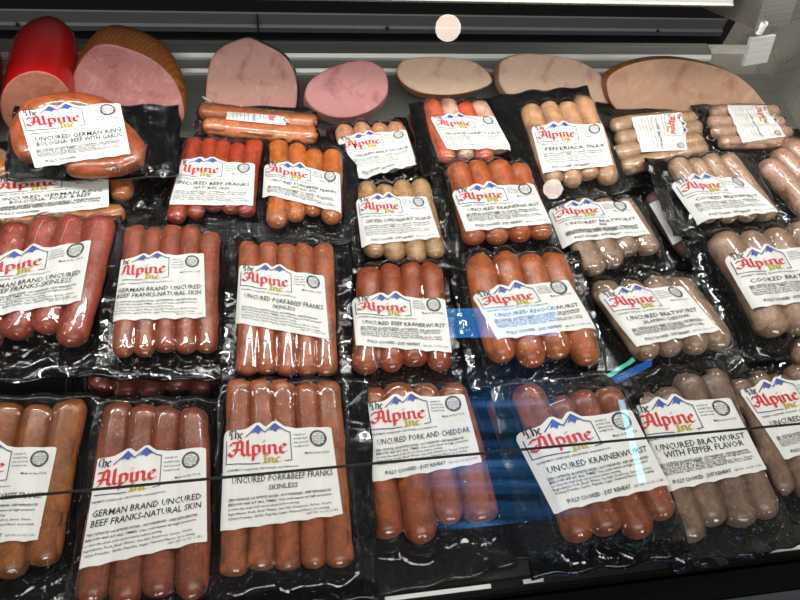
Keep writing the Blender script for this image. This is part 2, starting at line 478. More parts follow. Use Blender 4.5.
def pack(name, label, quad, zc, n=4, color=(170, 90, 60), spots=None, tilt=6, roll=0, lab=None, text=('UNCURED FRANKS', None, None),
         margins=(.011, .011, .012, .022), group=None, sharp=.85, jitter=.006, Rmul=1.12, lines=None, colors=None, seed=None, crop=0.0,
         tips=(-.001, -.0035), cat='sausage pack', squash=.80, plabel=None, film_noise=1.0, Rfix=None):
    """one tray pack.  quad = photo corners (far-left, far-right, near-right, near-left) of the block of sausages; zc its mid height"""
    rs = random.Random(seed if seed is not None else len(PACKS) * 13 + 5)
    c = np.mean(quad, axis=0)
    p0 = at_z(c[0], c[1], zc)
    t, ro = math.radians(tilt), math.radians(roll)
    nrm = np.array([-math.sin(ro), -math.sin(t), 1.0]); nrm /= np.linalg.norm(nrm)
    W = [at_plane(q[0], q[1], p0, nrm) for q in quad]
    O = sum(W) / 4
    ex = (W[1] - W[0]) + (W[2] - W[3]); ex -= nrm * (ex @ nrm); ex /= np.linalg.norm(ex)
    ey = np.cross(nrm, ex)
    loc = [np.array([(w - O) @ ex, (w - O) @ ey]) for w in W]
    tl, tr, br, bl = loc
    wid = (np.linalg.norm(tr - tl) + np.linalg.norm(br - bl)) / 2
    R = Rfix or wid / (2 * n) * Rmul
    Rz = R * squash
    base = O - nrm * Rz
    root = empty(name); root.matrix_world = Matrix(((ex[0], ey[0], nrm[0], base[0]), (ex[1], ey[1], nrm[1], base[1]), (ex[2], ey[2], nrm[2], base[2]), (0, 0, 0, 1)))
    tag(root, label, cat, group)
    cl = []
    key = (color, spots)
    color = tuple(min(255, v * f) for v, f in zip(color, (.93, .96, .78) if color[0] - color[1] > 50 else (.94, .92, .88))); key = (color, spots)
    if key not in used_meat: used_meat[key] = meat('sausage_meat', color, spots=spots)
    mt = used_meat[key]
    if lines is None:
        for i in range(n):
            f = (i + .5) / n
            a, b = tl + (tr - tl) * f, bl + (br - bl) * f
            d = (b - a) / np.linalg.norm(b - a); L = np.linalg.norm(b - a)
            a = a + d * rs.uniform(0, 1) * jitter * 1.6 + d * tips[0]; b = b - d * rs.uniform(0, 1) * jitter * 2.4 - d * tips[1]
            side = np.array([d[1], -d[0]])
            m = (a + b) / 2 + side * rs.uniform(-1, 1) * .0024
            q1 = a + (b - a) * .04 + side * rs.uniform(-1, 1) * .0012
            mm = mt
            if colors:
                cc = colors[i % len(colors)]
                if (cc, spots) not in used_meat: used_meat[(cc, spots)] = meat('sausage_meat', cc, spots=spots)
                mm = used_meat[(cc, spots)]
            Q, _ = sausage_mesh([a, q1, m, b], R * rs.uniform(.96, 1.03), Rz, sharp * rs.uniform(.8, 1.5), root, mm, (plabel[i] if plabel else None))
            cl.append((Q, R, Rz))
    else:
        for ln in lines:
            pts = []
            for q in ln:
                w = at_plane(q[0], q[1], p0, nrm); pts.append(np.array([(w - O) @ ex, (w - O) @ ey]))
            Q, _ = sausage_mesh(pts, R, Rz, sharp, root, mt); cl.append((Q, R, Rz))
    allp = np.vstack([q for q, _, _ in cl])
    bx0, bx1, by0, by1 = allp[:, 0].min() - R, allp[:, 0].max() + R, allp[:, 1].min(), allp[:, 1].max()
    ml, mr, mf, mn_ = margins
    g = Grid(bx0 - ml, bx1 + mr, by0 - mn_, by1 + mf)
    E = drape(g, cl, Rz)
    out = np.maximum(np.maximum(bx0 - g.X, g.X - bx1), np.maximum(by0 - g.Y, g.Y - by1)); out = np.clip(out, 0, 1)
    ph = [rs.uniform(0, 6.28) for _ in range(8)]
    wob = (np.sin(g.X * 150 + ph[0] + 2 * np.sin(g.Y * 60 + ph[1])) + np.sin(g.Y * 170 + ph[2] + 2 * np.sin(g.X * 70 + ph[3])) + np.sin((g.X + g.Y) * 90 + ph[4]))
    B = np.clip(out / .02, 0, 1) * (.0007 * wob + .0006) + np.clip(out, 0, .03) * .045
    # ---- black backing, slightly bigger than the clear film, rounded corners
    nb = 40
    gx = np.linspace(g.x[0], g.x[-1], nb); gy = np.linspace(g.y[0], g.y[-1], nb)
    V, Fc = [], []
    cxm, cym, hw, hh = (gx[0] + gx[-1]) / 2, (gy[0] + gy[-1]) / 2, (gx[-1] - gx[0]) / 2, (gy[-1] - gy[0]) / 2
    def warp(x, y, ex_=0.0):
        u, v = (x - cxm) / hw, (y - cym) / hh
        k = 1 - .030 * (u * u * v * v) + ex_
        return cxm + u * hw * k + .0012 * math.sin(v * 9 + ph[5]) * abs(u) ** 6, cym + v * hh * k + .0016 * math.sin(u * 11 + ph[6]) * abs(v) ** 6
    for y in gy:
        for x in gx:
            z = float(g.sample(B, np.array([x]), np.array([y]))[0])
            wx, wy = warp(x, y); V.append((wx, wy, z - .0004))
    for j in range(nb - 1):
        for i in range(nb - 1):
            Fc.append((j * nb + i, j * nb + i + 1, (j + 1) * nb + i + 1, (j + 1) * nb + i))
    o = link_mesh('backing_tray', V, Fc, BLACK, root, True)
    md = o.modifiers.new('thick', 'SOLIDIFY'); md.thickness = .0006; md.offset = -1
    # ---- clear film
    rid = np.clip(np.sin(g.X * 420 + 3 * np.sin(g.Y * 130 + ph[7]) + ph[1]) * np.sin(g.Y * 300 + 2.5 * np.sin(g.X * 160 + ph[3])), 0, 1)
    Fm = blur(E, 3)
    near_ends = np.clip(1 - np.minimum(np.abs(g.Y - by0), np.abs(g.Y - by1)) / .025, 0, 1)
    Fm = np.maximum(Fm, E) + .0006 + film_noise * rid * (.0006 * np.clip(out / .004, 0, 1) * np.clip(1 - out / .025, .25, 1) + .0010 * near_ends * (E < 1.7 * Rz))
    Fm = np.maximum(Fm, B + .0006)
    ng = len(g.x); V, Fc = [], []
    for j in range(ng):
        for i in range(ng):
            wx, wy = warp(g.x[i], g.y[j], -.012); V.append((wx, wy, Fm[j, i]))
    for j in range(ng - 1):
        for i in range(ng - 1):
            Fc.append((j * ng + i, j * ng + i + 1, (j + 1) * ng + i + 1, (j + 1) * ng + i))
    link_mesh('clear_film', V, Fc, FILM, root, True)
    # ---- label
    if lab:
        S = E.copy()
        for _ in range(max(2, int(R * .75 / (g.x[1] - g.x[0])))):
            pz = np.pad(S, 1, mode='edge'); S = np.maximum.reduce([pz[1:-1, 1:-1], pz[:-2, 1:-1], pz[2:, 1:-1], pz[1:-1, :-2], pz[1:-1, 2:]])
        S = blur(S, 9); S = np.maximum(.74 * S + .26 * E, Fm) + .0007
        S = np.maximum(S, Rz * 1.95 + .0 * S) if lines is not None else S
        pl = p0 + nrm * (Rz * .95)
        LQ = []
        for q in lab:
            w = at_plane(q[0], q[1], pl, nrm); LQ.append(np.array([(w - O) @ ex, (w - O) @ ey]))
        a, b, cc, d = LQ
        lw = (np.linalg.norm(b - a) + np.linalg.norm(cc - d)) / 2; lh = (np.linalg.norm(d - a) + np.linalg.norm(cc - b)) / 2
        A = lh / lw; A = min(max(A, .55), 1.0)

        def mp(P):
            """label units (x 0..1, y 0..A, y may pass A) -> pack xyz"""
            u = np.clip((P[:, 0] - crop) / (1 - crop), -.001, 1.001); v = P[:, 1] / A
            xy = (a * ((1 - u) * v)[:, None] + b * (u * v)[:, None] + cc * (u * (1 - v))[:, None] + d * ((1 - u) * (1 - v))[:, None])
            return np.c_[xy, g.sample(S, xy[:, 0], xy[:, 1])]

        def topc(x):
            k = [(0, -.05), (.012, -.015), (.04, 0), (.15, .0), (.20, .01), (.29, .06), (.33, .062), (.385, .02), (.45, .072), (.49, .074), (.56, .02), (.66, .0), (.95, .0), (.985, -.006), (1, -.02)]
            return np.interp(x, [p[0] for p in k], [p[1] for p in k])

        wv = rs.uniform(0, 6)
        nx, ny = 96, 64; V, Fc = [], []
        for j in range(ny):
            xs = crop + (1 - crop) * np.linspace(0, 1, nx); tt = j / (ny - 1)
            lo = .012 * np.abs(np.sin(xs * 16 + wv)) - .004; hi = A + topc(xs) + (.03 * (crop > 0) * 0)
            V.append(np.c_[mp(np.c_[xs, lo + (hi - lo) * tt])])
        V = np.vstack(V)
        for j in range(ny - 1):
            for i in range(nx - 1):
                Fc.append((j * nx + i, j * nx + i + 1, (j + 1) * nx + i + 1, (j + 1) * nx + i))
        lo_ = link_mesh('label', V, Fc, PAPER, root, True)
        lo_['label'] = 'white paper label'
        D = label_design(text[0], text[1], text[2], A, rs)
        names = dict(ink='printed_text', red='brand_lettering', blue='mountain_emblem', olive='incorporated_lettering', navy='logo_outline')
        mats = dict(ink=INK, red=RED, blue=BLUE, olive=OLIVE, navy=NAVY)
        for kk, lst in D.items():
            VV, TT, b0 = [], [], 0
            for V2, T2 in lst:
                if len(V2) == 0: continue
                P3 = mp(np.asarray(V2)); P3[:, 2] += .0007 if kk != 'olive' else .0009
                ok = (V2[:, 0] > crop + .012) & (V2[:, 0] < .992)
                VV.append(P3)
                TT += [tuple(b0 + i for i in f) for f in T2 if all(ok[i] for i in f)]; b0 += len(P3)
            if TT:
                VV = np.vstack(VV)
                # keep used vertices only
                us = sorted({i for f in TT for i in f}); mpi = {k2: i for i, k2 in enumerate(us)}
                link_mesh(names[kk], VV[us], [tuple(mpi[i] for i in f) for f in TT], mats[kk], lo_)
    PACKS.append(root)
    return root


COOK = 'FULLY COOKED - JUST REHEAT'
G4, G3, G2, G1 = 'sausage packs in the front row', 'sausage packs in the second row from the front', 'sausage packs in the third row from the front', 'sausage packs in the rear row'
GU = 'packs lying half hidden under the others'
# ---- front row
pack('frank_pack', 'brown frank pack cut by the left edge of the photo, front row', [(-38, 410), (86, 400), (56, 578), (-72, 582)], .045, 4, (160, 92, 52), tilt=6,
     lab=[(-60, 449), (58, 447), (38, 541), (-75, 545)], text=('UNCURED TURKEY&BEEF FRANKS', None, COOK), group=G4, margins=(.011, .011, .014, .028))
pack('frank_pack', 'front row pack of natural skin German beef franks, reddish brown', [(106, 404), (206, 404), (208, 606), (72, 612)], .05, 4, (150, 76, 60), tilt=6,
     lab=[(98, 459), (206, 447), (207, 541), (79, 570)], text=('GERMAN BRAND UNCURED', 'BEEF FRANKS-NATURAL SKIN', None), crop=.05, group=G4)
pack('frank_pack', 'front row pack of five skinless pork and beef franks', [(229, 384), (338, 384), (353, 564), (220, 574)], .055, 5, (168, 90, 62), tilt=6, sharp=.55, jitter=.002,
     lab=[(224, 431), (331, 427), (343, 515), (220, 532)], text=('UNCURED PORK&BEEF FRANKS', 'SKINLESS', None), group=G4, margins=(.01, .022, .008, .028))
pack('sausage_pack', 'front row pack labelled uncured pork and cheddar', [(357, 388), (460, 378), (498, 518), (374, 554)], .026, 4, (164, 84, 52), tilt=6,
     lab=[(364, 404), (464, 394), (482, 463), (372, 483)], text=('UNCURED PORK AND CHEDDAR', None, COOK), crop=.0, group=G4, margins=(.012, .01, .012, .04), jitter=.010)
pack('sausage_pack', 'front row krainerwurst pack under the blue reflection', [(512, 388), (612, 380), (690, 538), (572, 560)], .060, 4, (152, 78, 50), tilt=6,
     lab=[(518, 431), (631, 409), (670, 485), (556, 513)], text=('UNCURED KRAINERWURST', None, COOK), group=G4, margins=(.018, .008, .012, .022), jitter=.012)
pack('bratwurst_pack', 'front row pack of grey bratwurst with pepper flavor, beside the krainerwurst', [(622, 384), (722, 372), (784, 522), (682, 552)], .036, 4, (138, 112, 98), tilt=6,
     lab=[(628, 406), (729, 398), (767, 470), (662, 493)], text=('UNCURED BRATWURST', 'WITH PEPPER FLAVOR', COOK), group=G4, margins=(.01, .014, .02, .026), jitter=.012)
pack('bratwurst_pack', 'front row grey sausage pack cut by the right edge', [(724, 380), (802, 366), (872, 490), (777, 506)], .020, 4, (140, 112, 96), tilt=6,
     lab=[(738, 390), (824, 376), (862, 440), (784, 460)], text=('UNCURED BRATWURST', 'ONION', COOK), group=G4, margins=(.014, .01, .012, .02))
# ---- second row
pack('frank_pack', 'pinkish red frank pack at the left edge, second row', [(-24, 222), (117, 213), (84, 343), (-62, 352)], .05, 5, (172, 76, 68), tilt=6,
     lab=[(-22, 262), (92, 240), (81, 302), (-30, 320)], text=('GERMAN BRAND UNCURED', 'BEEF FRANKS-SKINLESS', None), group=G3, margins=(.014, .006, .012, .03), jitter=.010)
pack('frank_pack', 'second row pack of natural skin German beef franks', [(126, 227), (219, 229), (217, 361), (112, 360)], .055, 5, (168, 80, 58), tilt=6, sharp=.7,
     lab=[(121, 260), (204, 253), (206, 318), (112, 321)], text=('GERMAN BRAND UNCURED', 'BEEF FRANKS-NATURAL SKIN', None), crop=.07, group=G3, margins=(.014, .028, .01, .022))
pack('frank_pack', 'second row pack of orange brown skinless pork and beef franks', [(241, 244), (332, 247), (336, 375), (237, 375)], .055, 5, (182, 96, 64), tilt=6, sharp=.6,
     lab=[(239, 265), (324, 276), (329, 340), (235, 323)], text=('UNCURED PORK&BEEF FRANKS', 'SKINLESS', None), group=G3, margins=(.012, .018, .008, .024), jitter=.002)
pack('sausage_pack', 'deep orange kranerwurst pack left of the knockwurst', [(360, 266), (440, 263), (453, 370), (352, 380)], .048, 4, (170, 76, 42), tilt=6, spots=(205, 120, 75),
     lab=[(352, 297), (445, 299), (452, 353), (356, 346)], text=('UNCURED BEEF KRANERWURST', None, COOK), group=G3, margins=(.012, .012, .01, .018))
pack('knockwurst_pack', 'large orange knockwurst pack in the middle of the case, blue glare across its label', [(464, 255), (562, 251), (602, 362), (492, 368)], .06, 4, (190, 100, 58), tilt=6, spots=(212, 135, 95),
     lab=[(472, 294), (567, 280), (597, 328), (497, 340)], text=('UNCURED KNOCKWURST', None, COOK), group=G3, margins=(.014, .012, .01, .018))
pack('bratwurst_pack', 'grey jalapeno bratwurst pack behind the front row pepper flavor pack', [(586, 282), (684, 274), (740, 354), (642, 364)], .045, 4, (160, 134, 114), tilt=4,
     lab=[(598, 293), (681, 286), (719, 331), (638, 347)], text=('UNCURED BRATWURST', 'JALAPENO CHEDDAR', COOK), group=G3, margins=(.018, .014, .012, .026), jitter=.006)
pack('bratwurst_pack', 'large pale bratwurst pack cut by the right edge, second row', [(703, 232), (806, 224), (876, 328), (764, 340)], .05, 4, (172, 142, 122), tilt=6,
     lab=[(725, 256), (816, 246), (846, 298), (755, 308)], text=('COOKED BRATWURST', None, COOK), group=G3, margins=(.02, .01, .012, .024), jitter=.006)
pack('sausage_pack', 'sliver of a pale sausage pack at the right edge, below the large bratwurst pack', [(790, 340), (850, 332), (884, 400), (812, 414)], .03, 3, (170, 138, 120), tilt=6,
     group=G3, margins=(.012, .01, .008, .01))
# ---- third row
pack('frank_pack', 'shiny dark red frank pack in front of the small bundle', [(187, 141), (262, 141), (254, 222), (166, 224)], .05, 5, (172, 62, 38), tilt=6,
     lab=[(182, 160), (255, 164), (253, 206), (169, 205)], text=('UNCURED BEEF FRANKS', 'NATURAL SKIN', None), crop=.1, group=G2, margins=(.018, .008, .01, .02), jitter=.010)
pack('frank_pack', 'golden orange frank pack right of the dark red frank pack', [(270, 141), (341, 145), (340, 226), (267, 229)], .055, 4, (198, 108, 58), tilt=6,
     lab=[(264, 162), (340, 174), (341, 213), (262, 194)], text=('UNCURED PORK&BEEF FRANKS', 'NATURAL SKIN', None), group=G2, margins=(.012, .020, .008, .018), jitter=.010)
pack('sausage_pack', 'tan chicken cordonwurst pack with greenish beige sausages', [(358, 182), (426, 180), (448, 261), (366, 264)], .05, 4, (188, 150, 106), tilt=6,
     lab=[(356, 198), (426, 197), (440, 238), (362, 246)], text=('CHICKEN CORDONWURST SAUSAGE', None, COOK), group=G2, margins=(.012, .010, .006, .012), jitter=.006)
pack('sausage_pack', 'orange kranerwurst pack directly behind the knockwurst pack', [(446, 165), (526, 162), (558, 246), (465, 251)], .062, 4, (188, 92, 48), tilt=6, spots=(214, 130, 84),
     lab=[(452, 190), (533, 184), (552, 224), (466, 232)], text=('UNCURED KRAINERWURST', None, COOK), group=G2, margins=(.018, .010, .008, .012))
pack('bratwurst_pack', 'grey beige sausage pack with plump ends behind the knockwurst, right side', [(549, 198), (624, 192), (670, 264), (586, 274)], .048, 4, (166, 138, 118), tilt=4,
     lab=[(550, 206), (627, 201), (650, 235), (566, 243)], text=('UNCURED BRATWURST', 'BEER', COOK), group=G2, margins=(.012, .012, .01, .020), jitter=.012)
pack('bratwurst_pack', 'pale bratwurst pack below the two sideways packs', [(664, 156), (730, 154), (780, 218), (704, 225)], .062, 4, (184, 152, 130), tilt=6,
     lab=[(675, 178), (742, 178), (778, 212), (702, 220)], text=('COOKED BRATWURST', None, COOK), group=G2, margins=(.022, .012, .010, .012))
pack('sausage_pack', 'pack of long pale sausages slanting at the right edge', [(754, 162), (792, 140), (880, 212), (815, 232)], .045, 3, (190, 150, 132), tilt=4,
     group=G2, margins=(.014, .01, .010, .014))
# ---- rear row
pack('sausage_pack', 'pink beige sausage pack in front of the oval pink ham', [(334, 124), (401, 119), (419, 173), (352, 179)], .042, 4, (200, 150, 122), tilt=4,
     lab=[(337, 139), (406, 130), (416, 164), (357, 176)], text=('CHICKEN APPLE SAUSAGE', None, COOK), group=G1, margins=(.010, .008, .008, .010))
pack('sausage_pack', 'mixed pack of orange and pale sausages in front of the turkey breast', [(424, 101), (482, 98), (514, 158), (440, 165)], .062, 4, (194, 98, 66), tilt=8,
     colors=[(194, 98, 66), (206, 164, 142), (190, 86, 54), (204, 160, 142)], lab=[(430, 117), (494, 117), (512, 149), (447, 150)], text=('SAUSAGE VARIETY PACK', None, None), group=G1,
     margins=(.018, .014, .008, .010), jitter=.006, plabel=['orange sausage', 'pale sausage', 'orange sausage', 'pale sausage'])
pack('bratwurst_pack', 'pepperjack sausage pack in a tall black tray before the pale turkey', [(519, 106), (590, 96), (618, 183), (548, 190)], .068, 4, (196, 154, 120), tilt=8, spots=(214, 178, 148), 
     lab=[(531, 127), (602, 124), (613, 166), (544, 173)], text=('PEPPERJACK SNAX', None, COOK), group=G1, margins=(.028, .010, .028, .012))
pack('bratwurst_pack', 'sideways pack of pale sausages left of the rearmost right pack', [(698, 112), (706, 155), (616, 177), (606, 120)], .045, 4, (186, 154, 126), tilt=4,
     lab=[(681, 113), (687, 151), (641, 152), (631, 118)], text=('COOKED BRATWURST', None, None), group=G1, margins=(.008, .010, .004, .010))
pack('bratwurst_pack', 'sideways pack of pinkish pale sausages against the marble wall', [(775, 106), (799, 148), (715, 148), (704, 107)], .05, 4, (196, 160, 142), tilt=4,
     lab=[(764, 106), (786, 137), (742, 143), (726, 106)], text=('COOKED BRATWURST', None, None), group=G1, margins=(.008, .010, .002, .010))
# ---- ring sausages
ringA = [[(66, 167), (95, 167), (120, 165), (137, 157), (130, 143), (116, 128), (108, 112), (85, 104), (58, 103), (35, 110), (24, 126), (25, 144), (36, 160)]]
pack('ring_sausage_pack', 'upper ring bologna pack in a creased black bag', [(14, 98), (128, 96), (148, 170), (20, 170)], .085, 4, (172, 84, 48), tilt=8, lines=ringA, sharp=1.0, Rfix=.0135,
     lab=[(18, 112), (120, 103), (131, 155), (35, 168)], text=('UNCURED GERMAN RING', 'BOLOGNA- BEEF WITH GARLIC', 'FULLY COOKED'), group=G1, margins=(.006, .036, .006, .010), film_noise=3)
ringB = [[(125, 212), (95, 218), (42, 221), (0, 222), (-30, 210), (-28, 190), (-5, 174), (30, 166), (70, 165), (105, 170), (120, 182), (122, 200)]]
pack('ring_sausage_pack', 'lower ring bologna pack at the left edge, half under the upper one', [(-32, 168), (122, 168), (130, 226), (-34, 226)], .045, 4, (184, 104, 52), tilt=6, lines=ringB, sharp=1.0, Rfix=.0135,
     lab=[(-12, 180), (108, 170), (109, 208), (-16, 222)], text=('UNCURED GERMAN RING', 'BOLOGNA- PORK & BEEF', 'FULLY COOKED'), group=G1, margins=(.004, .040, .002, .004), film_noise=3)
# ---- small bundle in front of the ham
pack('frank_pack', 'small bundle of skinless franks lying sideways against the ham', [(312, 117), (321, 143), (192, 131), (203, 104)], .045, 2, (204, 118, 88), tilt=3,
     lab=[(284, 117), (286, 126), (226, 120), (227, 112)], text=('UNCURED BEEF FRANKS', None, None), group=G1, margins=(.008, .006, .004, .006), sharp=.6)
# ---- half hidden packs
pack('sausage_pack', 'reddish pack showing under the left side of the knockwurst pack', [(440, 280), (530, 272), (590, 366), (484, 380)], .018, 4, (150, 72, 56), tilt=1,
     lab=[(455, 300), (500, 300), (520, 345), (470, 352)], text=('UNCURED KNOCKWURST', None, None), group=GU, margins=(.008, .008, .008, .012))
pack('sausage_pack', 'dark orange pack showing under the mixed sausage pack', [(404, 112), (480, 110), (515, 168), (424, 176)], .02, 4, (150, 70, 40), tilt=1,
     group=GU, margins=(.012, .01, .008, .006))
pack('bratwurst_pack', 'grey brown pack with a narrow label sticking out beside the pale bratwurst pack', [(641, 192), (684, 188), (738, 248), (688, 262)], .02, 2, (150, 116, 96), tilt=1,
     lab=[(651, 201), (659, 200), (685, 238), (676, 241)], text=('UNCURED', None, None), crop=.93, group=GU, margins=(.012, .01, .008, .012))
pack('frank_pack', 'dark red pack peeking out below the second row natural skin franks', [(100, 262), (212, 262), (214, 396), (88, 398)], .014, 5, (140, 56, 46), tilt=0,
     group=GU, margins=(.014, .010, .008, .010))
pack('sausage_pack', 'dark reddish pack in the blue glare between the cheddar and krainerwurst packs', [(486, 396), (580, 388), (650, 520), (535, 545)], .014, 4, (140, 70, 56), tilt=0,
     group=GU, margins=(.012, .008, .008, .010))
pack('sausage_pack', 'tan pack peeking in at the left edge behind the lower ring', [(-64, 148), (7, 148), (8, 204), (-66, 206)], .02, 4, (196, 160, 120), tilt=0,
     group=GU, margins=(.006, .004, .004, .004))

STEEL = m_steel('brushed_steel', (150, 150, 148)); STEEL_L = m_steel('bright_steel', (190, 190, 187), .35, metal=.35)
STEEL_D = m_steel('dark_steel', (92, 92, 92), .45); DARK = plain('black_void', (10, 10, 10), .6); RUBBER = plain('black_rubber', (16, 16, 18), .35)
MARBLE = m_marble()
# deck
struct(box('floor', -.75, .80, .108, .823, -.03, -.002, plain('black_deck_liner', (7, 7, 8), .6)))
struct(box('trim_1', -.75, .80, .70, .823, -.0018, -.0002, m_steel('deck_steel', (140, 140, 134), .5, metal=.3)))          # bare steel deck behind the packs
# stepped rear riser
struct(profile_x('trim_2', [(.823, -.03), (.823, .0), (.827, .008), (.845, .008), (.849, .017), (.868, .017), (.8695, .0203), (.872, .0203), (.872, -.03)], -.80, .70, m_steel('riser_steel', (150, 150, 145), .45, metal=.4)))
LIT_EDGE = m_steel('lit_riser_edge', (238, 238, 234), .3, metal=.1)  # pale edge colour stands in for light caught on the riser bevels
struct(profile_x('trim_8', [(.8215, .0), (.8215, .005), (.8255, .0088), (.8262, .0082), (.8232, .0)], -.80, .70, LIT_EDGE))
struct(profile_x('trim_9', [(.8435, .0085), (.8435, .013), (.8475, .0178), (.8482, .0172), (.8452, .0085)], -.80, .70, LIT_EDGE))
struct(box('trim_3', -.80, .80, .872, .96, -.08, -.05, DARK))
struct(box('wall_back', -.80, .80, .958, .97, -.08, .45, DARK))
struct(profile_x('trim_6', [(.958, -.026), (.950, -.025), (.949, -.016), (.954, -.014), (.955, .004), (.958, .005)], -.80, .78, plain('grey_enamel', (92, 92, 94), .45)))
struct(box('wall_left', -.82, -.80, .09, .97, -.05, .45, MARBLE)) 
struct(box('wall_right', .80, .82, .09, .97, -.05, .45, MARBLE))
struct(box('trim_4', .701, .80, .85, .872, -.03, .0195, MARBLE, bev=.002))
for k, sx in enumerate((258,)):
    p = at_y(sx, 25, .954); struct(box('trim_5', p[0] - .0012, p[0] + .0012, .948, .9548, -.024, .004, DARK))
for sx, sy in ((18, 22), (387, 26), (657, 29)):
    p = at_y(sx, sy, .954); v = []; 
    o = link_mesh('screw', [(p[0] + .003 * math.cos(a * math.pi / 6), .9500, p[2] + .003 * math.sin(a * math.pi / 6)) for a in range(12)] + [(p[0] + .002 * math.cos(a * math.pi / 6), .9475, p[2] + .002 * math.sin(a * math.pi / 6)) for a in range(12)],
                  [(a, (a + 1) % 12, 12 + (a + 1) % 12, 12 + a) for a in range(12)] + [tuple(range(12, 24))[::-1]], DARK)
    tag(o, 'small dark screw on the rear steel panel, ' + {18: 'above the red bologna', 387: 'above the oval pink ham', 657: 'above the big brown edged turkey'}[sx], 'screw', 'screws on the rear panel')
# overhead steel bar
p = at_z(728, 1, .24)
bar = empty('light_housing', (0, p[1], .24)); tag(bar, 'long steel bar across the top of the case', 'light housing')
profile_x('housing_body', [(-.006, .012), (-.006, .05), (.0, .06), (.12, .06), (.12, .02), (.01, .012)], -.8, p[0] + .01, STEEL_D, bar)
profile_x('rolled_lip', [(-.012, .0), (-.013, .003), (-.010, .005), (.004, .012), (.006, .006), (.002, .0)], -.8, p[0], m_steel('dull_steel', (120, 120, 116), .45), bar)
# corner bracket
q = at_z(751, 38, .20)
br = empty('steel_bracket', (q[0], q[1], .20)); tag(br, 'square steel channel in the upper right corner of the case', 'bracket')
def obox(name, parent, c, ax, sz, mat, bev=.001):
    v, f = box_vf(-sz[0] / 2, sz[0] / 2, -sz[1] / 2, sz[1] / 2, -sz[2] / 2, sz[2] / 2)
    o = link_mesh(name, v, f, mat, parent); o.location = c; o.rotation_euler = ax
    md = o.modifiers.new('bevel', 'BEVEL'); md.width = bev; md.segments = 2
    return o
obox('channel', br, (-.012, .05, .03), (math.radians(-20), 0, math.radians(12)), (.05, .13, .05), STEEL)
obox('end_cap', br, (0, -.022, .0), (math.radians(-20), 0, math.radians(12)), (.036, .006, .034), STEEL_L)
obox('cross_channel', br, (.075, .045, .058), (0, math.radians(-12), math.radians(8)), (.16, .08, .05), STEEL)
# cable
def tube(name, pts, r, mat, parent=None):
    cu = bpy.data.curves.new(name, 'CURVE'); cu.dimensions = '3D'; cu.bevel_depth = r; cu.bevel_resolution = 3
    sp = cu.splines.new('POLY'); P = catmull(pts, 6); sp.points.add(len(P) - 1)
    for i, pp in enumerate(P): sp.points[i].co = (*pp, 1)
    o = bpy.data.objects.new(name, cu); C.objects.link(o)
    dg = bpy.context.evaluated_depsgraph_get(); me = bpy.data.meshes.new_from_object(o.evaluated_get(dg)); bpy.data.objects.remove(o)
    o = bpy.data.objects.new(name, me); C.objects.link(o); me.materials.clear(); me.materials.append(mat)
    if parent: o.parent = parent
    return o
WHITE = plain('white_plastic', (225, 225, 220), .4)
cb = empty('cable'); tag(cb, 'white cable hanging by the steel bracket in the upper right corner', 'cable')
tube('cord', [at_z(756, -20, .24), at_z(757, 4, .235), at_z(759, 16, .235), at_z(762, 26, .233)], .0022, WHITE, cb)
e = at_z(762, 27, .231)
tt = empty('twist_tie'); tag(tt, 'white wire twist tie poking up beside the peppered ham', 'twist tie')
tube('wire', [at_z(203, 97, .045), at_z(206, 99, .05), at_z(209, 100, .047), at_z(211, 103, .043), at_z(213, 107, .04)], .0011, WHITE, tt)
tube('plug', [e + [0, 0, .006], e, e - [0, 0, .008]], .0042, WHITE, cb)


# ------------------------------------------------------------------ hams
def slab(name, label, outline, z0, elev, depth, back, meat_m, rind_m, cat, end=.82, group='cut hams and turkeys along the back', face_inset=.0, n0=None, rnds=.5):
    """outline = photo outline of the cut face; face plane leans back: its normal rises by elev degrees; body goes along back"""
    bot = max(outline, key=lambda q: q[1])
    p0 = at_z(bot[0], bot[1], z0)
    e = math.radians(elev); az = math.radians(n0 or 0)
    n = np.array([math.sin(az) * math.cos(e), -math.cos(az) * math.cos(e), math.sin(e)])
    P = [at_plane(q[0], q[1], p0, n) for q in catmull(outline, 6, True)]
    P = np.array(P); c = P.mean(0); b = np.array(back, float); b /= np.linalg.norm(b)
    K = 12; rings = []
    for k in range(K + 1):
        t = k / K
        s = 1 + .03 * math.sin(t * 3.1) if t < rnds else (1 + .03 * math.sin(t * 3.1)) * (1 - (1 - end) * ((t - rnds) / (1 - rnds)) ** 2)
        rings.append(c + b * depth * t + (P - c) * s)
    root = empty(name, tuple(c - [0, 0, 0])); tag(root, label, cat, group)
    m = len(P); V = np.vstack(rings) - c
    Fc = [(k * m + j, k * m + (j + 1) % m, (k + 1) * m + (j + 1) % m, (k + 1) * m + j) for k in range(K) for j in range(m)]
    Fc.append(tuple(range(K * m, (K + 1) * m)))
    link_mesh('rind', V, Fc, rind_m, root, True)
    # cut face: concentric rings with slight relief
    rr = [1, .985, .955]; V = []; rs = random.Random(3)
    for q in rr:
        h = .0 if q == 1 else (.0008 if q == .985 else .0012)
        for j in range(m): V.append((P[j] - c) * q * (1 - 0) + n * h)
    Fc = [(k * m + j, k * m + (j + 1) % m, (k + 1) * m + (j + 1) % m, (k + 1) * m + j) for k in range(len(rr) - 1) for j in range(m)]
    Fc.append(tuple(range((len(rr) - 1) * m, len(rr) * m)))
    link_mesh('cut_face', V, Fc, meat_m, root, False)
    zmin = min(float(r[:, 2].min()) for r in rings)
    print('HAM', name, 'zmin', round(zmin, 4), 'ymax', round(max(float(r[:, 1].max()) for r in rings), 3), 'h', round(float(P[:, 2].max() - P[:, 2].min()), 3))
    return root

